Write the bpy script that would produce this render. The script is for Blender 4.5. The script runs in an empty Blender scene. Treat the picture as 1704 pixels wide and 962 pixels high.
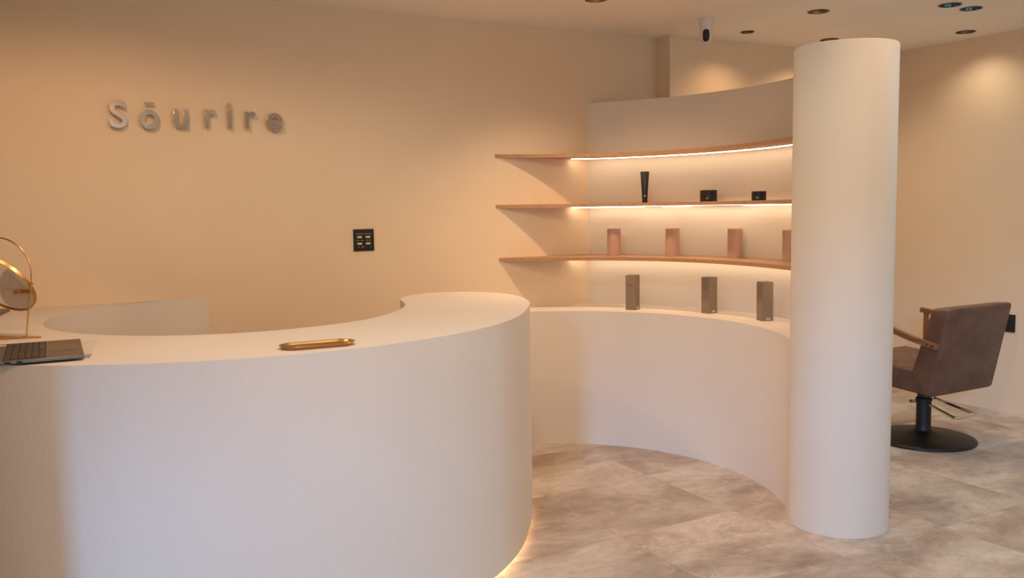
import bpy, bmesh, math, random
from mathutils import Vector, Matrix
import numpy as np
random.seed(4)
sc = bpy.context.scene
PI = math.pi

# ------------------------------------------------------------------ camera
ZC, TH, PITCH, ROLL, FPX = 1.3565, 0.5066, 0.0921, -0.0158, 1462.9
def make_camera():
    cp, sp = math.cos(PITCH), math.sin(PITCH)
    F = Vector((0, cp, -sp)); U = Vector((0, sp, cp)); R = Vector((1, 0, 0))
    cr, sr = math.cos(ROLL), math.sin(ROLL)
    R2 = cr*R + sr*U; U2 = -sr*R + cr*U
    ct, st = math.cos(TH), math.sin(TH)
    def room(v): return Vector((ct*v.x + st*v.y, -st*v.x + ct*v.y, v.z))
    F, R2, U2 = room(F), room(R2), room(U2)
    cd = bpy.data.cameras.new('camera'); co = bpy.data.objects.new('camera', cd)
    sc.collection.objects.link(co)
    M = Matrix((R2, U2, -F)).transposed().to_4x4(); M.translation = Vector((0, 0, ZC))
    co.matrix_world = M
    cd.sensor_width = 36; cd.lens = FPX/1704*36; cd.clip_start = 0.02
    sc.camera = co
make_camera()
# ------------------------------------------------------------------ world, light, exposure
w = bpy.data.worlds.new('world'); sc.world = w; w.use_nodes = True
w.node_tree.nodes['Background'].inputs[0].default_value = (.86, .93, .82, 1)
w.node_tree.nodes['Background'].inputs[1].default_value = 1.0
vs = sc.view_settings
sc.display_settings.display_device = 'sRGB'
vs.view_transform = 'Standard'; vs.look = 'None'; vs.gamma = 1; vs.exposure = 0.0
vs.use_curve_mapping = False
def light(name, kind, loc, energy, color, target=None, **kw):
    l = bpy.data.lights.new(name, kind); l.energy = energy; l.color = color
    for k, v in kw.items(): setattr(l, k, v)
    o = bpy.data.objects.new(name, l); sc.collection.objects.link(o); o.location = loc
    if target is not None:
        o.rotation_euler = (Vector(target)-Vector(loc)).to_track_quat('-Z', 'Y').to_euler()
    return o
# daylight entering through the glass door behind the camera, and the glass shop front further right
DAY = (.20, .52, 1.0)
light('daylight_street', 'AREA', (-6.8, -6.2, 3.85), 640, DAY, (1.0, 2.6, .6), shape='RECTANGLE', size=.9, size_y=.8)
WARM = (1.0, .60, .30)
# ------------------------------------------------------------------ helpers
COL = sc.collection
def tag(o, label=None, cat=None, group=None, kind=None):
    if label: o['label'] = label
    if cat: o['category'] = cat
    if group: o['group'] = group
    if kind: o['kind'] = kind
    return o
def obj(name, bm, mat, parent=None, smooth=True, ang=35):
    me = bpy.data.meshes.new(name)
    bmesh.ops.remove_doubles(bm, verts=bm.verts, dist=1e-6)
    bmesh.ops.recalc_face_normals(bm, faces=bm.faces)
    if smooth:
        for f in bm.faces: f.smooth = True
        for e in bm.edges:
            if len(e.link_faces) == 2 and e.calc_face_angle(0) > math.radians(ang): e.smooth = False
    bm.to_mesh(me); bm.free()
    if mat is not None: me.materials.append(mat)
    o = bpy.data.objects.new(name, me); COL.objects.link(o)
    if parent is not None: o.parent = parent
    return o
def empty(name, loc, rz=0):
    o = bpy.data.objects.new(name, None); COL.objects.link(o); o.location = loc; o.rotation_euler = (0, 0, rz)
    o.empty_display_size = .05
    return o
def box(bm, a, b, bev=0, M=None):
    r = bmesh.ops.create_cube(bm, size=1)
    vs_ = r['verts']
    for v in vs_:
        v.co = Vector([(a[i]+b[i])/2 + v.co[i]*(b[i]-a[i]) for i in range(3)])
    if bev > 0:
        es = list({e for v in vs_ for e in v.link_edges})
        rr = bmesh.ops.bevel(bm, geom=es, offset=bev, segments=3, profile=.5, affect='EDGES')
        vs_ = list({v for f in rr['faces'] for v in f.verts} | {v for v in vs_ if v.is_valid})
    if M is not None: bmesh.ops.transform(bm, matrix=M, verts=vs_)
    return vs_
def prism(bm, poly, z0, z1, bev=0, top_only=False):
    vb = [bm.verts.new((p[0], p[1], z0)) for p in poly]
    vt = [bm.verts.new((p[0], p[1], z1)) for p in poly]
    n = len(poly)
    bm.faces.new(vb[::-1]); ft = bm.faces.new(vt)
    for i in range(n): bm.faces.new((vb[i], vb[(i+1) % n], vt[(i+1) % n], vt[i]))
    if bev:
        es = [e for e in ft.edges]
        bmesh.ops.bevel(bm, geom=es, offset=bev, segments=2, profile=.5, affect='EDGES')
def lathe(bm, prof, seg=48, c=(0, 0), M=None, close=False):
    rings = []
    for r, z in prof:
        if r < 1e-6: rings.append([bm.verts.new((c[0], c[1], z))])
        else: rings.append([bm.verts.new((c[0]+r*math.cos(2*PI*i/seg), c[1]+r*math.sin(2*PI*i/seg), z)) for i in range(seg)])
    for a, b in zip(rings, rings[1:]):
        for i in range(seg):
            j = (i+1) % seg
            if len(a) == 1 and len(b) == 1: continue
            if len(a) == 1: bm.faces.new((a[0], b[i], b[j]))
            elif len(b) == 1: bm.faces.new((a[i], a[j], b[0]))
            else: bm.faces.new((a[i], a[j], b[j], b[i]))
    if M is not None:
        bmesh.ops.transform(bm, matrix=M, verts=[v for r in rings for v in r])
def tube(bm, pts, rad, seg=10, closed=False, flat=None):
    """round (or flat=(w,h,up)) bar along a polyline"""
    P = [Vector(p) for p in pts]; n = len(P); rings = []
    prev = None
    for i in range(n):
        if closed: t = (P[(i+1) % n]-P[i-1]).normalized()
        else: t = (P[min(i+1, n-1)]-P[max(i-1, 0)]).normalized()
        if flat: up = Vector(flat[2])
        else: up = prev if prev is not None else (Vector((0, 0, 1)) if abs(t.z) < .9 else Vector((1, 0, 0)))
        s = t.cross(up).normalized(); u = s.cross(t).normalized(); prev = u
        if flat:
            a, b = flat[0]/2, flat[1]/2
            ring = [P[i]+s*x+u*y for x, y in ((-a, -b), (a, -b), (a, b), (-a, b))]
        else: ring = [P[i]+rad*(math.cos(2*PI*k/seg)*s+math.sin(2*PI*k/seg)*u) for k in range(seg)]
        rings.append([bm.verts.new(c) for c in ring])
    m = len(rings[0])
    for i in range(n if closed else n-1):
        a, b = rings[i], rings[(i+1) % n]
        for k in range(m): bm.faces.new((a[k], a[(k+1) % m], b[(k+1) % m], b[k]))
    if not closed:
        bm.faces.new(rings[0][::-1]); bm.faces.new(rings[-1])
def catmull(pts, sub=8, closed=False):
    P = [Vector((p[0], p[1], p[2] if len(p) > 2 else 0)) for p in pts]; out = []
    n = len(P)
    for i in range(n if closed else n-1):
        if closed: a, b, c, d = P[i-1], P[i], P[(i+1) % n], P[(i+2) % n]
        else:
            b, c = P[i], P[i+1]; a = P[i-1] if i else b*2-c; d = P[i+2] if i+2 < n else c*2-b
        for k in range(sub):
            t = k/sub
            out.append(.5*((2*b)+(-a+c)*t+(2*a-5*b+4*c-d)*t*t+(-a+3*b-3*c+d)*t*t*t))
    if not closed: out.append(P[-1])
    return out
def arc(c, r, a0, a1, n):
    return [(c[0]+r*math.cos(a0+(a1-a0)*i/n), c[1]+r*math.sin(a0+(a1-a0)*i/n)) for i in range(n+1)]
# ------------------------------------------------------------------ materials
def mat(name, col, rough=.6, metal=0, emis=None, estr=0, spec=None, trans=0, ior=None, alpha=None):
    m = bpy.data.materials.new(name); m.use_nodes = True
    b = m.node_tree.nodes['Principled BSDF']
    b.inputs['Base Color'].default_value = (*col, 1); b.inputs['Roughness'].default_value = rough
    b.inputs['Metallic'].default_value = metal
    if spec is not None: b.inputs['Specular IOR Level'].default_value = spec
    if emis: b.inputs['Emission Color'].default_value = (*emis, 1); b.inputs['Emission Strength'].default_value = estr
    if trans: b.inputs['Transmission Weight'].default_value = trans
    if ior: b.inputs['IOR'].default_value = ior
    return m
class N:
    def __init__(s, m): s.t = m.node_tree; s.b = s.t.nodes['Principled BSDF']
    def new(s, k, **kw):
        n = s.t.nodes.new(k)
        for a, v in kw.items(): setattr(n, a, v)
        return n
    def link(s, a, b): s.t.links.new(a, b)
    def coord(s, which='Object'): return s.new('ShaderNodeTexCoord').outputs[which]
    def noise(s, vec, scale, detail=4, rough=.5, dist=0):
        n = s.new('ShaderNodeTexNoise'); n.inputs['Scale'].default_value = scale
        n.inputs['Detail'].default_value = detail; n.inputs['Roughness'].default_value = rough
        n.inputs['Distortion'].default_value = dist
        s.link(vec, n.inputs['Vector']); return n.outputs['Fac']
    def ramp(s, fac, stops):
        n = s.new('ShaderNodeValToRGB'); e = n.color_ramp.elements
        while len(e) < len(stops): e.new(.5)
        for el, (p, c) in zip(e, stops): el.position = p; el.color = (*c, 1) if len(c) == 3 else c
        s.link(fac, n.inputs[0]); return n.outputs[0]
    def bump(s, h, strength, dist):
        n = s.new('ShaderNodeBump'); n.inputs['Strength'].default_value = strength
        n.inputs['Distance'].default_value = dist; s.link(h, n.inputs['Height'])
        s.link(n.outputs[0], s.b.inputs['Normal'])
    def mapping(s, vec, scale=(1, 1, 1), loc=(0, 0, 0)):
        n = s.new('ShaderNodeMapping'); n.inputs['Scale'].default_value = scale
        n.inputs['Location'].default_value = loc; s.link(vec, n.inputs[0]); return n.outputs[0]
    def math(s, op, a, b=None):
        n = s.new('ShaderNodeMath', operation=op)
        for i, x in enumerate((a, b)):
            if x is None: continue
            if isinstance(x, (int, float)): n.inputs[i].default_value = x
            else: s.link(x, n.inputs[i])
        return n.outputs[0]
def plaster(name, col, scale=90, strength=.25, dist=.0015, stretch=(1, 1, 1), rough=.85):
    m = mat(name, col, rough, spec=.25); n = N(m)
    v = n.mapping(n.coord(), stretch)
    h = n.noise(v, scale, 5, .6)
    n.bump(h, strength, dist)
    c = n.noise(n.coord(), 2.2, 3)
    d = tuple(x*.965 for x in col)
    r = n.ramp(c, [(.3, d), (.7, col)]); n.link(r, n.b.inputs['Base Color'])
    return m
M_WALL = plaster('wall_paper', (.845, .68, .525), 95, .55, .0018, (1, 1, .7))
M_CEIL = plaster('ceiling_paper', (.94, .885, .825), 110, .15, .001)
M_CTR = plaster('counter_plaster', (.80, .745, .715), 70, .5, .0024, (1, 1, .55))
M_PART = plaster('partition_plaster', (.80, .735, .68), 95, .4, .0016, (1, 1, .6))

def wood(name, c1, c2, rough=.45, axis=0):
    m = mat(name, c1, rough); n = N(m)
    s = [55, 55, 55]; s[axis] = 5
    v = n.mapping(n.coord(), tuple(s))
    f = n.noise(v, 1.0, 5, .6, .6)
    r = n.ramp(f, [(.3, c1), (.5, c2), (.62, c1), (.8, c2)])
    n.link(r, n.b.inputs['Base Color']); n.bump(f, .12, .0006)
    return m
M_OAK = wood('shelf_oak', (.40, .215, .12), (.50, .295, .175))
M_ARM = wood('armrest_walnut', (.19, .075, .035), (.27, .115, .055), .35, 1)

def floor_mat():
    m = mat('stone_tile', (.5, .45, .4), .42, spec=.35); n = N(m)
    co = n.coord(); sep = n.new('ShaderNodeSeparateXYZ'); n.link(co, sep.inputs[0])
    T = .607
    u = n.math('DIVIDE', n.math('SUBTRACT', sep.outputs[0], 2.083), T)
    v = n.math('DIVIDE', n.math('SUBTRACT', sep.outputs[1], 2.250), T)
    fu, fv = n.math('FLOOR', u), n.math('FLOOR', v)
    cmb = n.new('ShaderNodeCombineXYZ'); n.link(fu, cmb.inputs[0]); n.link(fv, cmb.inputs[1])
    wn = n.new('ShaderNodeTexWhiteNoise'); wn.noise_dimensions = '2D'; n.link(cmb.outputs[0], wn.inputs['Vector'])
    sc_ = n.new('ShaderNodeVectorMath', operation='SCALE'); n.link(wn.outputs['Color'], sc_.inputs[0]); sc_.inputs['Scale'].default_value = 17
    ad = n.new('ShaderNodeVectorMath', operation='ADD'); n.link(co, ad.inputs[0]); n.link(sc_.outputs[0], ad.inputs[1])
    P = ad.outputs[0]
    big = n.noise(n.mapping(P, (1, 1.5, 1)), 1.9, 7, .64, .3)
    c = n.ramp(big, [(.32, (.33, .255, .218)), (.45, (.45, .37, .325)), (.57, (.59, .515, .465)), (.72, (.70, .635, .585))])
    fine = n.noise(n.mapping(P, (1, 1.4, 1)), 13, 9, .74, .5)
    fr = n.ramp(fine, [(.3, (.74, .73, .72)), (.7, (1.18, 1.18, 1.18))])
    mx = n.new('ShaderNodeMix', data_type='RGBA', blend_type='MULTIPLY'); mx.inputs[0].default_value = .8
    n.link(c, mx.inputs[6]); n.link(fr, mx.inputs[7])
    # pale veins
    vv = n.noise(n.mapping(P, (1, 1, 1), (7, 3, 1)), 1.3, 9, .62, .4)
    d = n.math('ABSOLUTE', n.math('SUBTRACT', vv, .5))
    vr = n.ramp(d, [(0, (1, 1, 1)), (.006, (.2, .2, .2)), (.02, (0, 0, 0))])
    m2 = n.new('ShaderNodeMix', data_type='RGBA'); msk = n.ramp(n.noise(n.mapping(P, (1, 1, 1), (3, 9, 2)), 1.1, 3), [(.45, (0, 0, 0)), (.62, (1, 1, 1))])
    n.link(n.math('MULTIPLY', n.math('MULTIPLY', vr, msk), .55), m2.inputs[0])
    n.link(mx.outputs[2], m2.inputs[6]); m2.inputs[7].default_value = (.74, .66, .59, 1)
    # tile tone and joint
    tone = n.math('ADD', n.math('MULTIPLY', wn.outputs['Value'], .2), .90)
    m3 = n.new('ShaderNodeVectorMath', operation='SCALE'); n.link(m2.outputs[2], m3.inputs[0]); n.link(tone, m3.inputs['Scale'])
    def edge(x):
        f = n.math('FRACT', x); return n.math('MINIMUM', f, n.math('SUBTRACT', 1, f))
    e = n.math('MINIMUM', edge(u), edge(v))
    jr = n.math('LESS_THAN', e, .0022)
    m4 = n.new('ShaderNodeMix', data_type='RGBA'); n.link(n.math('MULTIPLY', jr, .5), m4.inputs[0])
    n.link(m3.outputs[0], m4.inputs[6]); m4.inputs[7].default_value = (.33, .26, .22, 1)
    n.link(m4.outputs[2], n.b.inputs['Base Color'])
    rr = n.math('ADD', n.math('MULTIPLY', fine, .2), .36); n.link(rr, n.b.inputs['Roughness'])
    return m
M_FLOOR = floor_mat()
M_BLK = mat('black_plastic', (.012, .011, .010), .38)
M_BLKM = mat('black_matte', (.010, .008, .007), .7)
M_BLKMETAL = mat('black_metal', (.007, .006, .006), .5, 0)
M_CHROME = mat('chrome', (.72, .70, .66), .16, 1)
M_GOLD = mat('brass_gold', (.70, .44, .20), .24, 1)
M_GOLDR = mat('gold_wire', (.72, .43, .17), .33, 1)
M_GREYROD = mat('grey_rod', (.16, .13, .12), .5)
M_MIRROR = mat('mirror_glass', (.88, .88, .88), .02, 1)
M_LED = mat('led_warm', (1, 1, 1), .5, emis=(1.0, .77, .48), estr=13)
M_LEDF = mat('led_floor', (1, 1, 1), .5, emis=(1.0, .66, .33), estr=12)
M_WHITEPL = mat('white_plastic', (.78, .74, .72), .4)
M_LENS = mat('lens_blue', (.01, .03, .14), .08)
M_IVORY = mat('ivory_key', (.72, .62, .47), .4)
M_PRINT = mat('pale_print', (.62, .58, .52), .5)
M_DKPRINT = mat('dark_print', (.10, .07, .055), .6)

# ------------------------------------------------------------------ setting
D, E_, H = 4.478, 5.441, 2.4
XL, YF = -3.6, -1.6
YB, XJ = 4.341, 3.545
def struct(name, bm, m, ang=35, smooth=True, parent=None):
    o = obj(name, bm, m, parent, smooth, ang)
    if parent is None: o['kind'] = 'structure'
    return o
bm = bmesh.new(); box(bm, (XL-.1, YF-.1, -.1), (E_+.1, D+.1, 0)); struct('floor', bm, M_FLOOR, smooth=False)
bm = bmesh.new(); box(bm, (XL, D, 0), (XJ, D+.1, H)); struct('wall_back', bm, M_WALL, smooth=False)
bm = bmesh.new(); box(bm, (XJ, YB, 0), (E_, D+.1, H)); struct('wall_rear', bm, M_WALL, smooth=False)
bm = bmesh.new(); box(bm, (E_, YF-.1, 0), (E_+.1, D+.1, H)); struct('wall_right', bm, M_WALL, smooth=False)
bm = bmesh.new(); box(bm, (XL-.1, YF-.1, 0), (XL, D+.1, H)); struct('wall_left', bm, M_WALL, smooth=False)
bm = bmesh.new()
for a, b in (((XL, 0), (-3.5, H)), ((1.3, 0), (2.8, H)), ((-3.5, 2.36), (1.3, H)), ((5.0, 0), (E_, H)), ((2.8, 2.25), (5.0, H)), ((2.8, 0), (5.0, .35))):
    box(bm, (a[0], YF-.1, a[1]), (b[0], YF, b[1]))
struct('wall_front', bm, M_WALL, smooth=False)
bm = bmesh.new(); box(bm, (XL, 1.93, 0), (-.52, 2.05, H)); struct('wall_shade_stub', bm, M_WALL, smooth=False)  # unseen stub wall, added to shade the counter's left front

# ceiling with real round holes for the downlights
LAMPS = [(2.606, 3.772, .058, 'a'), (3.926, 4.073, .042, 's'), (3.876, 3.482, .058, 'a'), (4.603, 4.040, .058, 'a'),
         (5.189, 3.497, .058, 'a'), (4.403, 3.062, .058, 'b'), (4.592, 3.067, .058, 'b'),
         (.20, 3.20, .058, 'o'), (1.15, 2.35, .058, 'o'), (2.9, 1.7, .058, 'o'), (4.3, 1.9, .058, 'o'), (.5, .7, .058, 'o'), (2.6, .3, .058, 'o')]  # all but the first on this line are unseen lamps added for fill
def ceiling():
    bm = bmesh.new(); box(bm, (XL-.1, YF-.1, H), (E_+.1, D+.1, H+.12))
    o = struct('ceiling', bm, M_CEIL, smooth=False)
    bc = bmesh.new()
    for x, y, r, k in LAMPS:
        bmesh.ops.create_cone(bc, cap_ends=True, segments=48, radius1=r*.9, radius2=r*.9, depth=.14,
                              matrix=Matrix.Translation((x, y, H+.02)))
    me = bpy.data.meshes.new('cut'); bc.to_mesh(me); bc.free()
    c = bpy.data.objects.new('cut', me); COL.objects.link(c)
    md = o.modifiers.new('b', 'BOOLEAN'); md.object = c; md.operation = 'DIFFERENCE'; md.solver = 'EXACT'
    dg = bpy.context.evaluated_depsgraph_get(); dg.update()
    nm = bpy.data.meshes.new_from_object(o.evaluated_get(dg))
    o.modifiers.clear(); o.data = nm
    bpy.data.objects.remove(c); bpy.data.meshes.remove(me)
ceiling()

# curved partition: low ledge, tall curved back, round end post
CL, RL = (2.094, 3.358), 1.0131
front = [(2.06, 4.478), (2.25, 4.40)] + arc(CL, RL, math.atan2(4.283-CL[1], 2.51-CL[0]), math.atan2(2.659-CL[1], 2.833-CL[0]), 60)
back = [tuple(v[:2]) for v in catmull([(3.03, 4.478), (3.13, 4.345), (3.235, 4.18), (3.325, 4.00), (3.385, 3.80), (3.415, 3.59), (3.415, 3.38), (3.385, 3.19), (3.32, 2.99), (3.20, 2.79), (3.06, 2.62)], 6)]
bm = bmesh.new(); prism(bm, front + [(2.95, 2.60)] + back[::-1], 0, .768)
struct('wall_ledge', bm, M_PART)
def offset(line, d):
    out = []
    for i, p in enumerate(line):
        a = Vector(line[max(i-1, 0)]); b = Vector(line[min(i+1, len(line)-1)]); t = (b-a).normalized()
        out.append((p[0]-t.y*d, p[1]+t.x*d))
    return out
bk2 = [(x, min(y, D)) for x, y in offset(back, .11)]
bm = bmesh.new(); prism(bm, back + bk2[::-1], 0, 1.978)
struct('wall_partition', bm, M_PART)
bm = bmesh.new(); lathe(bm, [(0, 0), (.2025, 0), (.2025, 1.984), (.2005, 1.986), (0, 1.986)], 96, (2.975, 2.527))
struct('wall_post', bm, M_PART)

# ------------------------------------------------------------------ reception counter
def counter():
    co, ro = (.732, 3.755), 1.239
    outer = arc(co, ro, PI, math.atan2(3.046-co[1], 1.744-co[0])+2*PI, 90)
    last = outer[-1]; outer = outer[:-3]
    tip = catmull([outer[-1], last, (1.856, 3.200), (1.962, 3.385), (2.030, 3.62), (2.022, 3.79), (1.935, 3.93), (1.80, 3.995), (1.70, 3.985),
                   (1.615, 3.935), (1.55, 3.868), (1.508, 3.785), (1.487, 3.70), (1.452, 3.587), (1.392, 3.465), (1.282, 3.315), (1.138, 3.185), (.965, 3.105)], 8)
    tip = [tuple(v[:2]) for v in tip][1:]
    ci, ri = (.7546, 3.7786), .706
    a0 = math.atan2(3.07-ci[1], .80-ci[0])
    inner = arc(ci, ri, a0, math.atan2(4.336-ci[1], .3045-ci[0])-2*PI, 50) + [(.444, 4.435), (.598, 4.466), (.69, 4.474), (.782, 4.476)]
    poly = outer + tip + inner + [(co[0]-ro, 4.476)]
    root = empty('reception_counter', (.73, 3.2, 0))
    tag(root, 'large curved white plaster reception counter in front of the sign wall', 'counter')
    def P(b):
        for v in b.verts: v.co -= root.location
        return b
    bm = bmesh.new(); prism(bm, poly, .024, .942, .003); obj('counter_body', P(bm), M_CTR, root)
    # recessed plinth and light line under the lip
    def inset(pts, d): return [(co[0]+(p[0]-co[0])*(1-d/ro), co[1]+(p[1]-co[1])*(1-d/ro)) for p in pts]
    line = outer + tip[:40]
    a = inset(line, .05); b = inset(line, .12)
    bm = bmesh.new(); prism(bm, a + b[::-1], 0, .0235); obj('plinth', P(bm), M_BLKM, root)
    c = inset(line, .042)
    seg = c[55:112]
    bm = bmesh.new(); tube(bm, [(x, y, .0175) for x, y in seg], 0, flat=(.012, .006, (0, 0, 1))); obj('led_strip', P(bm), M_LEDF, root)
counter()

# ------------------------------------------------------------------ shelves
def polar_fit(pts):
    a = np.array(pts); az = np.arctan2(a[:, 0], a[:, 1]); r = np.hypot(a[:, 0], a[:, 1])
    return np.polyfit(az, r, 4)
def shelf(name, pts, z, label, segs, bh, t=.02):
    c = polar_fit(pts)
    A = np.linspace(math.atan2(pts[0][0], pts[0][1]), math.atan2(3.0, 2.74), 60)
    fr = [(float(np.polyval(c, a)*math.sin(a)), float(np.polyval(c, a)*math.cos(a))) for a in A]
    fr[0] = (fr[0][0], D)
    fr = [(x, min(y, D)) for x, y in fr]
    root = empty(name, (3.0, 4.0, z)); tag(root, label, 'shelf', 'curved wooden shelves')
    def P(b):
        for v in b.verts: v.co -= root.location
        return b
    bk = [p for p in back if p[1] > 2.9]
    bm = bmesh.new(); prism(bm, fr + [(3.2, 2.8)] + [(x-.002, y) for x, y in bk[::-1]], z-t, z)
    obj('shelf_board', P(bm), M_OAK, root)
    # slim light bars in the corner between board and wall; where the photo shows them they stand a little prouder
    inner = offset([p for p in back if p[1] > 2.9], -.055)
    path = [(2.89, 4.452), (2.965, 4.42)] + [q for q in inner if q[1] < 4.38]
    P2 = []
    for a, b in zip(path, path[1:]):
        for k in range(8): P2.append((a[0]+(b[0]-a[0])*k/8, a[1]+(b[1]-a[1])*k/8))
    def run(pts, hh, wd=.013):
        bm = bmesh.new(); tube(bm, [(x, y, z-t-hh/2) for x, y in pts], 0, flat=(wd, hh, (0, 0, 1)))
        obj('light_bar', P(bm), M_LED, root)
    if not segs: run(P2, bh)
    else:
        for (a0, a1) in segs:
            seg = [q for q in P2 if a0 <= math.atan2(q[0], q[1]) <= a1]
            run(seg, .0055)
        for k in range(len(segs)-1):
            run([q for q in P2 if segs[k][1]-.004 < math.atan2(q[0], q[1]) < segs[k+1][0]+.004], .001, .022)
    return c
S1 = [(2.385, 4.478), (2.63, 4.41), (2.80, 4.31), (2.88, 4.252), (3.026, 4.102), (3.166, 3.917), (3.209, 3.70), (3.22, 3.472), (3.184, 3.231), (3.123, 3.015), (3.096, 2.919)]
S2 = [(2.385, 4.478), (2.61, 4.39), (2.77, 4.29), (2.858, 4.22), (2.998, 4.064), (3.135, 3.879), (3.175, 3.661), (3.19, 3.439), (3.164, 3.21), (3.114, 3.006), (3.091, 2.914)]
S3 = [(2.40, 4.478), (2.60, 4.37), (2.74, 4.27), (2.833, 4.191), (2.968, 4.028), (3.105, 3.84), (3.143, 3.621), (3.163, 3.404), (3.147, 3.185), (3.109, 2.992), (3.091, 2.904)]
def az(px):   # room azimuth (from the camera's foot) of the given bearings, measured once from the plan
    return math.atan2(px[0], px[1])
Z1, Z2, Z3 = 1.662, 1.374, 1.068
c1 = shelf('wall_shelf', S1, Z1, 'top curved oak shelf, empty on top, lit from underneath', None, .003)
c2 = shelf('wall_shelf', S2, Z2, 'middle curved oak shelf carrying a black tube and two black jars', [(.50, .657), (.677, .708), (.765, .9)], .0015)
c3 = shelf('wall_shelf', S3, Z3, 'lowest curved oak shelf carrying the pink canisters', None, .003)

# ------------------------------------------------------------------ products
def rz(dirx, diry): return math.atan2(diry, dirx)
def canister(loc, rot, label):
    r = empty('canister', loc, rot); tag(r, label, 'canister', 'pink canisters on the lowest shelf')
    h = .158; R = .0395
    bm = bmesh.new(); lathe(bm, [(0, 0), (R-.001, 0), (R, .001), (R, h-.034)], 40); obj('canister_body', bm, M_PINK, r)
    bm = bmesh.new(); lathe(bm, [(R-.0015, h-.036), (R-.0003, h-.033), (R, h-.032), (R, h-.0015), (R-.0015, h), (0, h)], 40); obj('lid', bm, M_PINK, r)
    bm = bmesh.new()
    for zz, ww in ((.108, .010), (.101, .014)):
        for k in range(5):
            a0 = -PI/2-.0+(-ww/2+ww*k/5)/R; a1 = a0+ww/5/R*.62
            vs_ = [bm.verts.new(((R+.0004)*math.cos(a), (R+.0004)*math.sin(a), z_)) for a, z_ in ((a0, zz), (a1, zz), (a1, zz+.003), (a0, zz+.003))]
            bm.faces.new(vs_)
    obj('printed_label', bm, M_CANPRINT, r)
    return r
M_PINK = mat('pink_card', (.52, .33, .265), .5)
M_CANPRINT = mat('canister_print', (.78, .60, .48), .4)
for (x, y), turn, lb in zip([(3.006, 4.185), (3.205, 3.90), (3.331, 3.535), (3.315, 3.130)], (-.05, -.35, -.75, -.9),
        ['pink canister on the lowest shelf, first from the left', 'pink canister on the lowest shelf, second from the left',
         'pink canister on the lowest shelf, third from the left, whole one nearest the white post',
         'pink canister on the lowest shelf half hidden behind the white post']):
    d = Vector((x, y)).normalized(); p = Vector((x, y))+d*.04
    canister((p.x, p.y, Z3), rz(p.x, p.y)-PI/2+turn, lb)

M_KRAFT = mat('grey_brown_carton', (.27, .20, .145), .7)
def carton(a, b, c, label, h=.197):
    # a: far-left corner, b: near corner, c: right corner of the footprint
    a, b, c = map(lambda p: Vector((p[0], p[1], 0)), (a, b, c))
    ex = (a-b).normalized(); W = .060
    ey = Vector((ex.y, -ex.x, 0)); 
    if ey.dot(c-b) < 0: ey = -ey
    r = empty('carton', (b.x-.004, b.y+.006, .768), math.atan2(ey.y, ey.x)); tag(r, label, 'box', 'slim cartons on the white ledge')
    # local: x along ey, y along +/-ex
    s = 1 if Vector((-ey.y, ey.x, 0)).dot(ex) > 0 else -1
    bm = bmesh.new(); box(bm, (0, min(0, s*W), 0), (W, max(0, s*W), h-.002), .0012); obj('carton_body', bm, M_KRAFT, r)
    bm = bmesh.new(); box(bm, (.002, min(.002*s, s*(W-.002)), h-.002), (W-.002, max(.002*s, s*(W-.002)), h)); obj('top_flap', bm, M_KRAFT, r, smooth=False)
    # small white sticker at the bottom of the right hand face, printed mark on the front face
    bm = bmesh.new(); box(bm, (.022, -.0006*s if s > 0 else 0, .006), (.046, 0 if s > 0 else .0006, .016)); tag(obj('sticker', bm, M_PRINT, r, smooth=False), 'small white sticker')
    bm = bmesh.new()
    for zz, w0 in ((.145, .010), (.135, .026)):
        y0, y1 = sorted((s*(W/2-w0/2), s*(W/2+w0/2)))
        box(bm, (-.0005, y0, zz), (0, y1, zz+.0035))
    obj('printed_mark', bm, M_DKPRINT, r, smooth=False)
carton((2.980, 4.040), (3.011, 3.980), (3.060, 4.017), 'slim grey-brown carton on the white ledge, farthest left of the three')
carton((3.225, 3.680), (3.228, 3.610), (3.290, 3.632), 'slim grey-brown carton standing in the middle of the white ledge')
carton((3.250, 3.285), (3.232, 3.222), (3.292, 3.212), 'slim grey-brown carton on the white ledge, closest to the white post')

def text_mesh(body, size, extrude, font_shear=0, bevel=0, offset=0):
    cu = bpy.data.curves.new('t', 'FONT'); cu.body = body; cu.size = size; cu.extrude = extrude
    cu.bevel_depth = bevel; cu.shear = font_shear; cu.offset = offset; cu.resolution_u = 8
    o = bpy.data.objects.new('t', cu); COL.objects.link(o)
    dg = bpy.context.evaluated_depsgraph_get(); dg.update()
    me = bpy.data.meshes.new_from_object(o.evaluated_get(dg))
    bpy.data.objects.remove(o); bpy.data.curves.remove(cu)
    return me

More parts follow.
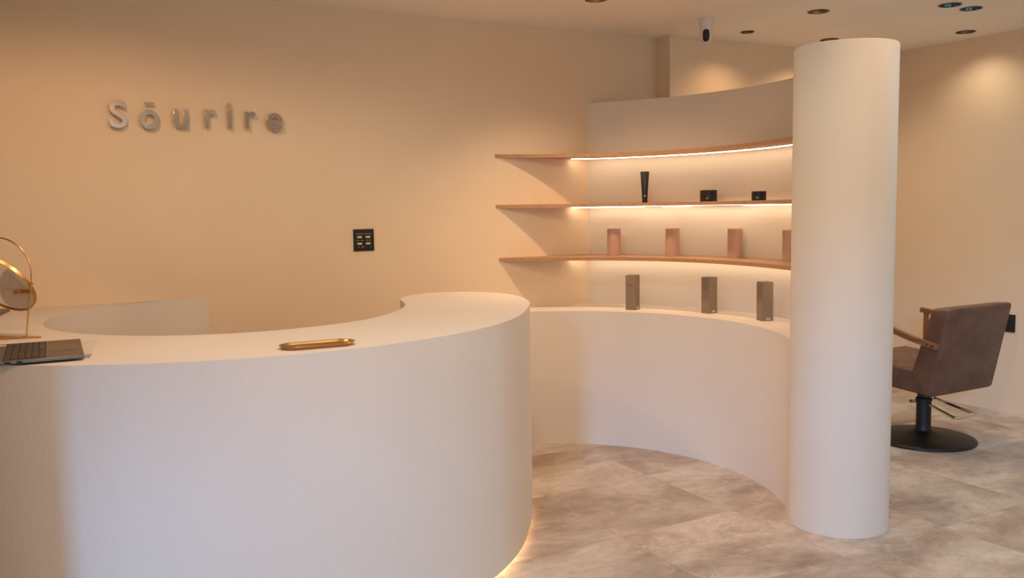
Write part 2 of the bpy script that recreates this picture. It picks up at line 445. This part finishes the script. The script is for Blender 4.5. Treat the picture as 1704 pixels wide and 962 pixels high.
def tube_product():
    d = Vector((.611, .7916)); p = d*5.13
    r = empty('squeeze_tube', (p.x, p.y, Z2), rz(d.x, d.y)-PI/2)
    tag(r, 'tall black squeeze tube standing on its cap on the middle shelf', 'tube')
    bm = bmesh.new(); lathe(bm, [(0, 0), (.0150, 0), (.0155, .001), (.0158, .030), (0, .030)], 32); obj('cap', bm, M_BLK, r)
    bm = bmesh.new(); rings = []
    for i in range(13):
        t = i/12; z = .030+.141*t; a = .0162+(.0245-.0162)*t**1.1; b = .0162*(1-t)**.8+.0012
        rings.append([bm.verts.new((a*math.cos(2*PI*k/28), b*math.sin(2*PI*k/28), z)) for k in range(28)])
    for A, B in zip(rings, rings[1:]):
        for k in range(28): bm.faces.new((A[k], A[(k+1) % 28], B[(k+1) % 28], B[k]))
    bm.faces.new(rings[0][::-1]); bm.faces.new(rings[-1])
    obj('tube_body', bm, M_BLK, r)
    bm = bmesh.new(); box(bm, (-.0245, -.0012, .170), (.0245, .0012, .177), .0004); obj('crimp', bm, M_BLK, r)
    bm = bmesh.new(); box(bm, (-.006, -.0170, .038), (.006, -.0166, .0412)); box(bm, (-.001, -.0170, .033), (.003, -.0166, .0362)); obj('printed_mark', bm, M_PRINT, r, smooth=False)
tube_product()
def jar(d, rr, R, h, label, turn):
    d = Vector(d).normalized(); p = d*rr
    r = empty('cosmetic_jar', (p.x, p.y, Z2), rz(d.x, d.y)-PI/2+turn); tag(r, label, 'jar', 'black jars on the middle shelf')
    hl = h*.30
    bm = bmesh.new(); lathe(bm, [(0, 0), (R-.002, 0), (R, .002), (R, h-hl-.002), (R-.003, h-hl-.001), (R-.003, h-hl), (0, h-hl)], 48); obj('jar_body', bm, M_BLK, r)
    bm = bmesh.new(); lathe(bm, [(0, h-hl), (R-.0005, h-hl), (R+.0003, h-hl+.001), (R+.0003, h-.0015), (R-.0012, h), (0, h)], 48); obj('lid', bm, M_BLK, r)
    me = text_mesh('my', .013, .0003, .2); o = bpy.data.objects.new('printed_mark', me); COL.objects.link(o); o.parent = r
    me.materials.append(M_PRINT); a = -PI/2-.35
    o.location = ((R+.0003)*math.cos(a), (R+.0003)*math.sin(a), h*.24); o.rotation_euler = (PI/2, 0, a+PI/2)
jar((.6646, .7472), 4.95, .046, .062, 'larger squat black jar on the middle shelf, between tube and smaller jar', .0)
jar((.7037, .7105), 4.62, .036, .046, 'smaller squat black jar on the middle shelf, nearest the white post', -.1)

# ------------------------------------------------------------------ wall sign letters
M_SIGN = mat('polished_metal', (.56, .45, .38), .14, 1)
def letter(ch, x0, x1, z0, z1, macron=False):
    me = text_mesh(ch, 1, .045, bevel=.008, offset=.012)
    xs = [v.co.x for v in me.vertices]; ys = [v.co.y for v in me.vertices]
    sx = (x1-x0)/(max(xs)-min(xs)); sy = (z1-z0)/(max(ys)-min(ys)); zs = [v.co.z for v in me.vertices]
    dz = .010/(max(zs)-min(zs)); cx, y0, zz = (max(xs)+min(xs))/2, min(ys), min(zs)
    for v in me.vertices:
        v.co = Vector(((v.co.x-cx)*sx, -(v.co.z-zz)*dz-.022, (v.co.y-y0)*sy))
    o = bpy.data.objects.new('sign_letter', me); COL.objects.link(o); o.location = ((x0+x1)/2, D, z0)
    me.materials.append(M_SIGN)
    hi = {'S': 'large capital S', 'o': 'letter o with a bar above', 'u': 'letter u', 'i': 'letter i', 'e': 'letter e, last of the word'}
    # standoff pins
    w_, h_ = (x1-x0), (z1-z0)
    spots = {'S': [(0, .05), (0, .95)], 'o': [(-.42, .5), (.42, .5)], 'u': [(-.4, .7), (.4, .7)], 'i': [(0, .2), (0, .6), (0, .93)], 'e': [(-.42, .5), (0, .95)], 'r': [(-.38, .2), (-.38, .8)]}[ch]
    for px, pz in spots:
        bm = bmesh.new(); tube(bm, [(px*w_, 0, pz*h_), (px*w_, -.023, pz*h_)], .003, 8)
        obj('standoff_pin', bm, M_SIGN, o)
    return o
def put(ch, x0, x1, z0, z1, lab, macron=None):
    o = letter(ch, x0, x1, z0, z1)
    tag(o, lab, 'letter', 'metal letters of the wall sign')
    if macron:
        bm = bmesh.new(); a, b, c, d_ = macron; L = o.location
        box(bm, (a-L.x, -.032, c-L.z), (b-L.x, -.022, d_-L.z), .001); obj('macron', bm, M_SIGN, o, smooth=False)
# ------------------------------------------------------------------ (x0, x1, z0, z1) of each letter on the wall
put('S', .380, .456, 1.750, 1.873, 'polished metal capital S starting the wall sign')
put('o', .510, .594, 1.748, 1.838, 'polished metal letter o with a short bar above it on the wall sign', (.532, .574, 1.862, 1.872))
put('u', .657, .722, 1.756, 1.848, 'polished metal letter u on the wall sign')
put('r', .797, .852, 1.764, 1.850, 'polished metal letter r on the wall sign, between the u and the i')
put('i', .903, .925, 1.762, 1.884, 'polished metal letter i with its dot on the wall sign')
put('r', .987, 1.042, 1.762, 1.848, 'polished metal letter r on the wall sign, between the i and the e')
put('e', 1.090, 1.172, 1.754, 1.844, 'polished metal letter e ending the wall sign')

# ------------------------------------------------------------------ switch panel on the sign wall
def switch_panel():
    x0, x1, z0, z1 = 1.529, 1.642, 1.140, 1.256
    r = empty('switch_panel', ((x0+x1)/2, D, z0)); tag(r, 'black square switch panel with four pale buttons on the sign wall', 'switch')
    w_, h_ = x1-x0, z1-z0
    bm = bmesh.new(); box(bm, (-w_/2, -.008, 0), (w_/2, 0, h_), .0015); obj('cover_plate', bm, M_BLKM, r)
    for i, cx in enumerate((-.0245, .0225)):
        for j, cz in enumerate((.0395, .0745)):
            bm = bmesh.new(); box(bm, (cx-.0125, -.0105, cz-.005), (cx+.0125, -.008, cz+.005), .0008); obj('button', bm, M_IVORY, r)
    bm = bmesh.new()
    def dash(a, b, z): box(bm, (a, -.0087, z), (b, -.008, z+.0018))
    for a, b in ((-.042, -.030), (-.028, -.018), (-.016, -.004), (.003, .010), (.012, .028), (.033, .042)): dash(a, b, .091)
    for a, b in ((-.042, -.034), (-.031, -.026), (-.016, -.004), (.014, .023), (.028, .038)): dash(a, b, .0555)
    for a, b in ((-.032, -.026), (-.016, .001), (.037, .041)): dash(a, b, .021)
    obj('printed_captions', bm, M_PRINT, r, smooth=False)
switch_panel()
def outlet():
    r = empty('wall_plate', (E_, 3.325, .522), PI/2); tag(r, 'plain black wall plate on the right wall behind the salon chair', 'switch')
    bm = bmesh.new(); box(bm, (-.057, 0, 0), (.057, .008, .112), .0015); o = obj('cover_plate', bm, M_BLKM, r)
    bm = bmesh.new(); box(bm, (-.018, .008, .02), (.018, .0105, .092), .001); obj('insert', bm, M_BLK, r)
outlet()

# ------------------------------------------------------------------ ceiling downlights
M_TRIM = mat('dark_bronze_trim', (.075, .045, .025), .35, .7)
M_CAN = mat('dark_reflector', (.20, .155, .11), .28, .85)
M_CANB = mat('blue_reflector', (.06, .17, .24), .15, .8)
M_BULB = mat('lamp_lens', (.9, .8, .65), .25, emis=(1, .78, .52), estr=1.2)
M_BULBB = mat('lamp_lens_blue', (.5, .7, .8), .2, emis=(.55, .85, 1.0), estr=.7)
LB = ['round ceiling downlight cut by the top edge, above the shelves’ left end', 'smallest round downlight, close to the pillar corner beside the ceiling camera',
      'round bronze downlight on the ceiling, between the ceiling camera and the white post', 'round downlight just above the top of the white post',
      'round downlight nearest the right wall, over the light pool', 'blue-tinted downlight, left one of the close pair', 'blue-tinted downlight, right one of the close pair']
EN = {0: 74, 1: 9, 2: 38, 3: 19, 4: 9, 5: 10, 6: 10, 7: 24, 8: 30, 9: 14, 10: 24, 11: 56, 12: 12}
COLR = {0: (1, .66, .37), 1: (1, .60, .30), 2: (1, .68, .35), 3: (1, .66, .38), 4: (1, .82, .55), 5: (.85, .9, .85), 6: (.85, .9, .85),
        7: (1, .56, .27), 8: (.9, .85, .62), 9: (1, .66, .38), 10: (.48, .86, 1.0), 11: (1, .54, .26), 12: (1, .64, .38)}
for i, (x, y, R, k) in enumerate(LAMPS):
    r = empty('ceiling_downlight', (x, y, H))
    lb = LB[i] if i < len(LB) else ['round ceiling downlight outside the view over the counter’s left half', 'added fill downlight outside the view in front of the counter',
                                    'added fill downlight outside the view over the tiled floor', 'added fill downlight outside the view in front of the salon chair', 'added fill downlight outside the view near the glass door', 'added fill downlight outside the view near the shop front'][i-7]
    tag(r, lb, 'ceiling light', 'ceiling downlights')
    bm = bmesh.new(); lathe(bm, [(R*.88, 0), (R, -.0005), (R, -.003), (R*.93, -.004), (R*.86, -.002), (R*.86, .004)], 48); obj('trim_ring', bm, M_TRIM, r)
    bm = bmesh.new(); lathe(bm, [(R*.86, .0), (R*.80, .02), (R*.66, .042), (R*.45, .055)], 48); obj('reflector', bm, M_CANB if k == 'b' else M_CAN, r)
    bm = bmesh.new(); lathe(bm, [(R*.46, .056), (R*.40, .046), (R*.2, .042), (0, .041)], 32); obj('lamp_lens', bm, M_BULBB if k == 'b' else M_BULB, r)
    s = light('downlight_beam', 'SPOT', (x, y, H+.035), EN[i], COLR[i], spot_size=math.radians(112 if i not in (1, 3, 4) else 100), spot_blend=1.0, shadow_soft_size=.03)
    s.rotation_euler = (0, 0, 0)
    if i in (1, 3, 4): s.location.z = H-.004; s.data.spot_size = math.radians(134)
    if k == 'o': s.location.z = H-.012; s.data.spot_size = math.radians(172); s.data.spot_blend = .35

# ------------------------------------------------------------------ ceiling camera
def ceiling_camera():
    r = empty('security_camera', (3.445, 3.900, H)); tag(r, 'white ceiling-mounted security camera with a black oval face', 'camera')
    bm = bmesh.new(); lathe(bm, [(0, 0), (.046, 0), (.046, -.005), (.040, -.010), (.036, -.05), (.034, -.062), (0, -.062)], 40); obj('mount', bm, M_WHITEPL, r)
    # body: white capsule
    bm = bmesh.new(); prof = [(0, -.058), (.030, -.058), (.034, -.062), (.0345, -.10)]
    for k in range(1, 9):
        a = k/8*PI/2; prof.append((.0345*math.cos(a), -.10-.0345*math.sin(a)))
    prof[-1] = (0, -.1345); lathe(bm, prof, 40); b = obj('housing', bm, M_WHITEPL, r)
    # black face turned to the viewer
    d = Vector((-.655, -.756, 0)); rot = math.atan2(d.y, d.x)
    bm = bmesh.new(); n = 36; hw, hh = .0185, .034; zc = -.094
    rings = []
    for s_, dep in ((1.0, .000), (.97, .0025), (.8, .004), (.4, .005)):
        ring = []
        for k in range(n):
            a = 2*PI*k/n; yy = hw*s_*math.cos(a); zz = (hh-hw)*(1 if math.sin(a) > 0 else -1)*min(1, abs(math.sin(a))*4)*s_+hw*s_*math.sin(a)
            z_ = zc+zz; rad = .0345
            if z_ < -.10: rad = math.sqrt(max(.0345**2-(z_+.10)**2, 1e-6))
            x_ = math.sqrt(max(rad**2-yy**2, 1e-7))+dep
            ring.append(bm.verts.new((x_, yy, z_)))
        rings.append(ring)
    for A, B in zip(rings, rings[1:]):
        for k in range(n): bm.faces.new((A[k], A[(k+1) % n], B[(k+1) % n], B[k]))
    bm.faces.new(rings[-1])
    f = obj('face_panel', bm, M_BLK, r); f.rotation_euler = (0, 0, rot)
    bm = bmesh.new(); bmesh.ops.create_uvsphere(bm, u_segments=20, v_segments=12, radius=.008)
    l = obj('lens', bm, M_LENS, f); l.location = (.034, 0, -.112)
ceiling_camera()

# ------------------------------------------------------------------ gold tray on the counter
def tray():
    r = empty('trinket_tray', (.772, 2.626, .942), -.055); tag(r, 'long oval polished gold tray on the counter top', 'tray')
    L, W = .115, .050
    def ring(s, z, lip=0):
        out = []
        hw = W*s; hl = L-W*(1-s)
        for k in range(64):
            a = 2*PI*k/64; c, s_ = math.cos(a), math.sin(a)
            x = (hl-hw)*(1 if c > 0 else -1)*min(1, abs(c)*5)+hw*c; y = hw*s_
            out.append((x, y, z))
        return out
    prof = [(.62, 0), (.80, .001), (.90, .006), (1.0, .0135), (1.03, .014), (1.03, .0125), (.92, .0045), (.80, .0022)]
    prof_out = [(.60, .0), (.82, .0004), (.93, .006), (1.01, .0100), (1.03, .0110), (1.02, .0120), (.985, .0110), (.88, .0055), (.78, .0022), (.55, .0018)]
    bm = bmesh.new(); rings = [[bm.verts.new(c) for c in ring(s, z)] for s, z in prof_out]
    for A, B in zip(rings, rings[1:]):
        for k in range(64): bm.faces.new((A[k], A[(k+1) % 64], B[(k+1) % 64], B[k]))
    bm.faces.new(rings[0][::-1]); bm.faces.new(rings[-1])
    o = obj('tray_dish', bm, M_GOLD, r, ang=60)
tray()

# ------------------------------------------------------------------ laptop, clear sheet
def laptop():
    # local frame: x to the right hand front edge, y away; keyboard deck tilts a little
    yaw = math.atan2(3.145-2.756, .1455-.1356)-PI/2
    r = empty('laptop', (.140, 2.951, .942), yaw)
    tag(r, 'open grey laptop seen from the side at the left end of the counter', 'laptop')
    Wd, Dp = .375, .255    # width along y, depth along -x
    z0, z1 = .006, .0155
    m_top = mat('laptop_deck', (.17, .125, .10), .42, .5); m_side = mat('laptop_edge', (.16, .18, .19), .35, .6)
    m_key = mat('laptop_key', (.035, .028, .025), .45); m_pad = mat('laptop_pad', (.135, .10, .08), .35, .4)
    bm = bmesh.new(); box(bm, (-Dp, -Wd/2, z0), (0, Wd/2, z1), .002); obj('base', bm, m_side, r)
    bm = bmesh.new(); box(bm, (-Dp+.002, -Wd/2+.002, z1-.0002), (-.002, Wd/2-.002, z1+.0006)); tag(obj('deck', bm, m_top, r, smooth=False), 'brownish grey keyboard deck')
    bm = bmesh.new(); box(bm, (-Dp+.02, -Wd/2+.03, .001), (-.02, Wd/2-.03, z0+.001)); obj('underside', bm, M_BLKM, r, smooth=False)
    bm = bmesh.new(); box(bm, (-.092, -.055, z1), (-.012, .070, z1+.0011)); obj('touchpad', bm, m_pad, r, smooth=False)
    bm = bmesh.new(); box(bm, (-.204, -Wd/2+.012, z1), (-.098, Wd/2-.012, z1+.0009)); kb = obj('keyboard', bm, M_BLKM, r, smooth=False)
    rows, cols = 6, 16
    px, py = .103/rows, (Wd-.028)/cols
    key = None
    for i in range(rows):
        j = 0
        while j < cols:
            wide = 1
            if i == 0 and j == 4: wide = 5
            elif (j == 0 or j == cols-4) and i in (1, 2, 3): wide = 2
            x0 = -.0995-px*(i+1); y0 = Wd/2-.014-py*(j+wide)
            bm = bmesh.new(); box(bm, (x0+.0012, y0+.0012, z1+.0006), (x0+px-.0012, y0+py*wide-.0012, z1+.0022), .0004)
            obj('key', bm, m_key, kb)
            j += wide
    bm = bmesh.new(); box(bm, (-.226, Wd/2-.055, z1+.0004), (-.207, Wd/2-.022, z1+.0010)); tag(obj('sticker', bm, M_PRINT, r, smooth=False), 'small pale sticker')
    # ports in the near side edge
    for k, (a, b) in enumerate(((-.218, -.209), (-.200, -.183), (-.169, -.156))):
        bm = bmesh.new(); box(bm, (a, -Wd/2-.0008, z0+.002), (b, -Wd/2+.004, z0+.0072)); obj('port', bm, M_BLKM, r, smooth=False)
    # screen folded well back, hinged at the far left edge
    s = empty('screen', (-Dp+.002, 0, z1-.002)); s.parent = r
    bm = bmesh.new(); box(bm, (-.006, -Wd/2, 0), (0, Wd/2, .235), .0015); lid = obj('screen_lid', bm, m_side, r)
    lid.location = (-Dp-.001, 0, z1-.004); lid.rotation_euler = (0, -math.radians(32), 0)
    bpy.data.objects.remove(s)
    bm = bmesh.new(); box(bm, (0, -Wd/2+.006, .008), (.0006, Wd/2-.006, .229)); obj('screen_panel', bm, M_BLK, lid, smooth=False)
laptop()
def sheet():
    m = mat('clear_sheet', (.93, .90, .86), .12, trans=0)
    m.node_tree.nodes['Principled BSDF'].inputs['Alpha'].default_value = .07
    bm = bmesh.new(); prism(bm, [(.02, 2.818), (.151, 2.799), (.1967, 3.159), (.06, 3.178)], .0, .0025)
    for v in bm.verts: v.co -= Vector((.1, 2.98, 0))
    o = obj('clear_sheet', bm, m, None, smooth=False); o.location = (.1, 2.98, .942)
    tag(o, 'thin clear plastic sheet lying under the laptop’s right edge', 'sheet')
sheet()
def rod():
    bm = bmesh.new(); tube(bm, [(-.135, 4.12, .008), (-.082, 4.40, .008)], 0, flat=(.035, .012, (0, 0, 1)))
    L = Vector((-.11, 4.26, 0))
    for v in bm.verts: v.co -= L
    o = obj('grey_bar', bm, M_GREYROD, None, smooth=False); o.location = (L.x, L.y, .9405)
    tag(o, 'short dark grey bar lying on the counter by the wall, behind the round mirror', 'bar')
rod()

# ------------------------------------------------------------------ tilting round mirror on a gold wire stand
def mirror():
    a = -.817; av = Vector((math.cos(a), math.sin(a), 0)); nn = Vector((math.sin(a), -math.cos(a), 0)); Z = Vector((0, 0, 1))
    C = Vector((-.076, 3.45, 0)); zc, R, Ra, w0 = 1.128, .127, .139, .100
    root = empty('table_mirror', (C.x, C.y, .942)); tag(root, 'round tilting mirror in a gold hoop stand at the left end of the counter', 'mirror')
    def P(b):
        for v in b.verts: v.co -= root.location
        return b
    pts = [C+av*w0+Z*.945, C+av*(w0+.015)+Z*1.03]
    pts += [C+av*(w0+.028)+Z*1.09]
    for k in range(0, 25):
        t = PI*k/24; pts.append(C+av*(Ra*math.cos(t))+Z*(1.165+.118*math.sin(t)))
    pts += [C-av*(w0+.028)+Z*1.09, C-av*(w0+.015)+Z*1.03, C-av*w0+Z*.945]
    bm = bmesh.new(); tube(bm, catmull([tuple(p) for p in pts], 4), .0024, 10); obj('hoop_stand', P(bm), M_GOLDR, root)
    bm = bmesh.new(); d = Vector((.93, -.37, 0)).normalized()
    f = C+av*w0
    tube(bm, [f-d*.16+Z*.945, f+d*.045+Z*.945], 0, flat=(.012, .006, (0, 0, 1))); obj('foot', P(bm), M_GOLDR, root)
    f = C-av*w0
    bm = bmesh.new(); tube(bm, [f-av*.03+Z*.945, C+av*w0+Z*.945], 0, flat=(.012, .006, (0, 0, 1))); obj('foot', P(bm), M_GOLDR, root)
    phi = -.667; wv = Z*math.cos(phi)-nn*math.sin(phi); nrm = av.cross(wv)
    if nrm.y > 0: nrm = -nrm
    C1 = C+Z*zc
    bm = bmesh.new(); n = 72
    prof = [(R-.004, -.006), (R, -.006), (R, .006), (R-.004, .006), (R-.004, -.006)]
    rings = [[bm.verts.new(C1+(av*math.cos(2*PI*k/n)+wv*math.sin(2*PI*k/n))*r_+nrm*h) for k in range(n)] for r_, h in prof]
    for A, B in zip(rings, rings[1:]):
        for k in range(n): bm.faces.new((A[k], A[(k+1) % n], B[(k+1) % n], B[k]))
    obj('rim', P(bm), M_GOLDR, root, ang=50)
    bm = bmesh.new()
    for h in (.002, -.003): bm.faces.new([bm.verts.new(C1+(av*math.cos(2*PI*k/n)+wv*math.sin(2*PI*k/n))*(R-.0035)+nrm*h) for k in range(n)])
    obj('mirror_glass', P(bm), M_MIRROR, root, smooth=False)
    for s in (1, -1):
        bm = bmesh.new(); tube(bm, [C1+av*s*(R-.002), C1+av*s*(Ra+.003)], .0042, 10); obj('pivot', P(bm), M_GOLDR, root)
mirror()

# ------------------------------------------------------------------ salon chair
def leather():
    m = mat('brown_leather', (.115, .062, .045), .5); n = N(m)
    f = n.noise(n.coord(), 9, 5, .6, .3)
    n.link(n.ramp(f, [(.3, (.095, .045, .030)), (.7, (.17, .09, .064))]), n.b.inputs['Base Color'])
    n.bump(n.noise(n.coord(), 160, 4, .6), .15, .0008)
    return m
M_LEATHER = leather()
def rounded(bm, prof, x0, x1, bev):
    """profile in the (y, z) plane extruded between x0 and x1, edges rounded"""
    A = [bm.verts.new((x0, y, z)) for y, z in prof]; B = [bm.verts.new((x1, y, z)) for y, z in prof]
    n = len(prof); bm.faces.new(A); bm.faces.new(B[::-1])
    for i in range(n): bm.faces.new((A[i], B[i], B[(i+1) % n], A[(i+1) % n]))
    bmesh.ops.recalc_face_normals(bm, faces=bm.faces)
    es = [e for e in bm.edges if e.calc_face_angle(0) > .35]
    bmesh.ops.bevel(bm, geom=es, offset=bev, segments=4, profile=.5, affect='EDGES')
def chair():
    cx, cy = 4.441, 3.179
    r = empty('salon_chair', (cx, cy, 0)); tag(r, 'brown leather salon chair with wooden arms on a round black pedestal', 'chair')
    def P(b, x=cx):
        for v in b.verts: v.co -= Vector((x, cy, 0))
        return b
    x0, x1 = 4.176, 4.723
    bm = bmesh.new(); rounded(bm, [(2.952, .307), (3.075, .322), (3.075, .44), (2.965, .792), (2.848, .800)], x0, x1, .024)
    obj('backrest', P(bm), M_LEATHER, r, ang=80)
    bm = bmesh.new(); rounded(bm, [(3.02, .318), (3.50, .345), (3.515, .475), (3.035, .440)], x0+.003, x1-.003, .016)
    obj('seat', P(bm), M_LEATHER, r, ang=80)
    # hydraulic column and base
    bm = bmesh.new(); lathe(bm, [(0, .008), (.048, .008), (.050, .045), (.043, .07), (.040, .09), (.040, .225), (.044, .228), (.044, .24), (.036, .245), (.036, .318), (0, .318)], 40, (cx, cy)); obj('column', P(bm), M_BLKMETAL, r)
    bm = bmesh.new(); lathe(bm, [(0, 0), (.278, 0), (.2805, .006), (.277, .013), (.255, .020), (.15, .034), (.07, .048), (.045, .058), (0, .06)], 96, (cx, cy)); obj('base_plate', P(bm), M_BLKMETAL, r, ang=60)
    bm = bmesh.new(); box(bm, (cx-.11, cy-.12, .300), (cx+.11, cy+.13, .322), .004); obj('seat_plate', P(bm), M_BLKMETAL, r)
    # pump pedal: a bent bar loop
    z = .215
    pts = [(4.36, 3.215, z+.01), (4.385, 3.20, z+.01), (4.44, 3.19, z+.008), (4.415, 3.13, z), (4.30, 2.905, z-.012), (4.302, 2.885, z-.014), (4.32, 2.876, z-.014), (4.45, 2.893, z-.014), (4.468, 2.905, z-.012), (4.53, 3.10, z), (4.555, 3.20, z+.008), (4.46, 3.215, z+.01)]
    bm = bmesh.new(); tube(bm, catmull(pts, 6), .0078, 10); obj('pump_pedal', P(bm), M_CHROME, r)
    for s, xx in ((-1, x0-.022), (1, x1+.022)):
        bm = bmesh.new()
        tube(bm, catmull([(xx, 2.905 if s < 0 else 3.0, .594 if s < 0 else .612), (xx, 3.06, .624), (xx, 3.20, .662), (xx, 3.33, .690), (xx, 3.43, .703)], 5), 0, flat=(.030, .028, (0, -.2, 1)))
        a_ = obj('armrest', P(bm), M_ARM, r, ang=30)
        bm = bmesh.new(); box(bm, (xx-.010, 3.384, .36), (xx+.010, 3.410, .696), .003)
        obj('arm_post', P(bm), M_ARM, a_)
        bm = bmesh.new()
        for yy, zz in (((2.925, .597), (2.955, .603)) if s < 0 else ((3.02, .616), (3.045, .621))):
            tube(bm, [(xx+s*.0185, yy, zz), (xx+s*.012, yy, zz)], .005, 12)
        obj('bolt', P(bm), M_BLKM, a_)
        bm = bmesh.new(); box(bm, (min(xx, xx-s*.03), 2.935 if s < 0 else 3.01, .592 if s < 0 else .606), (max(xx, xx-s*.03), 2.985 if s < 0 else 3.05, .612 if s < 0 else .626)); obj('bracket', P(bm), M_ARM, a_)
        bm = bmesh.new(); box(bm, (min(xx, xx-s*.03), 3.38, .37), (max(xx, xx-s*.03), 3.414, .41)); obj('bracket', P(bm), M_ARM, a_)
chair()
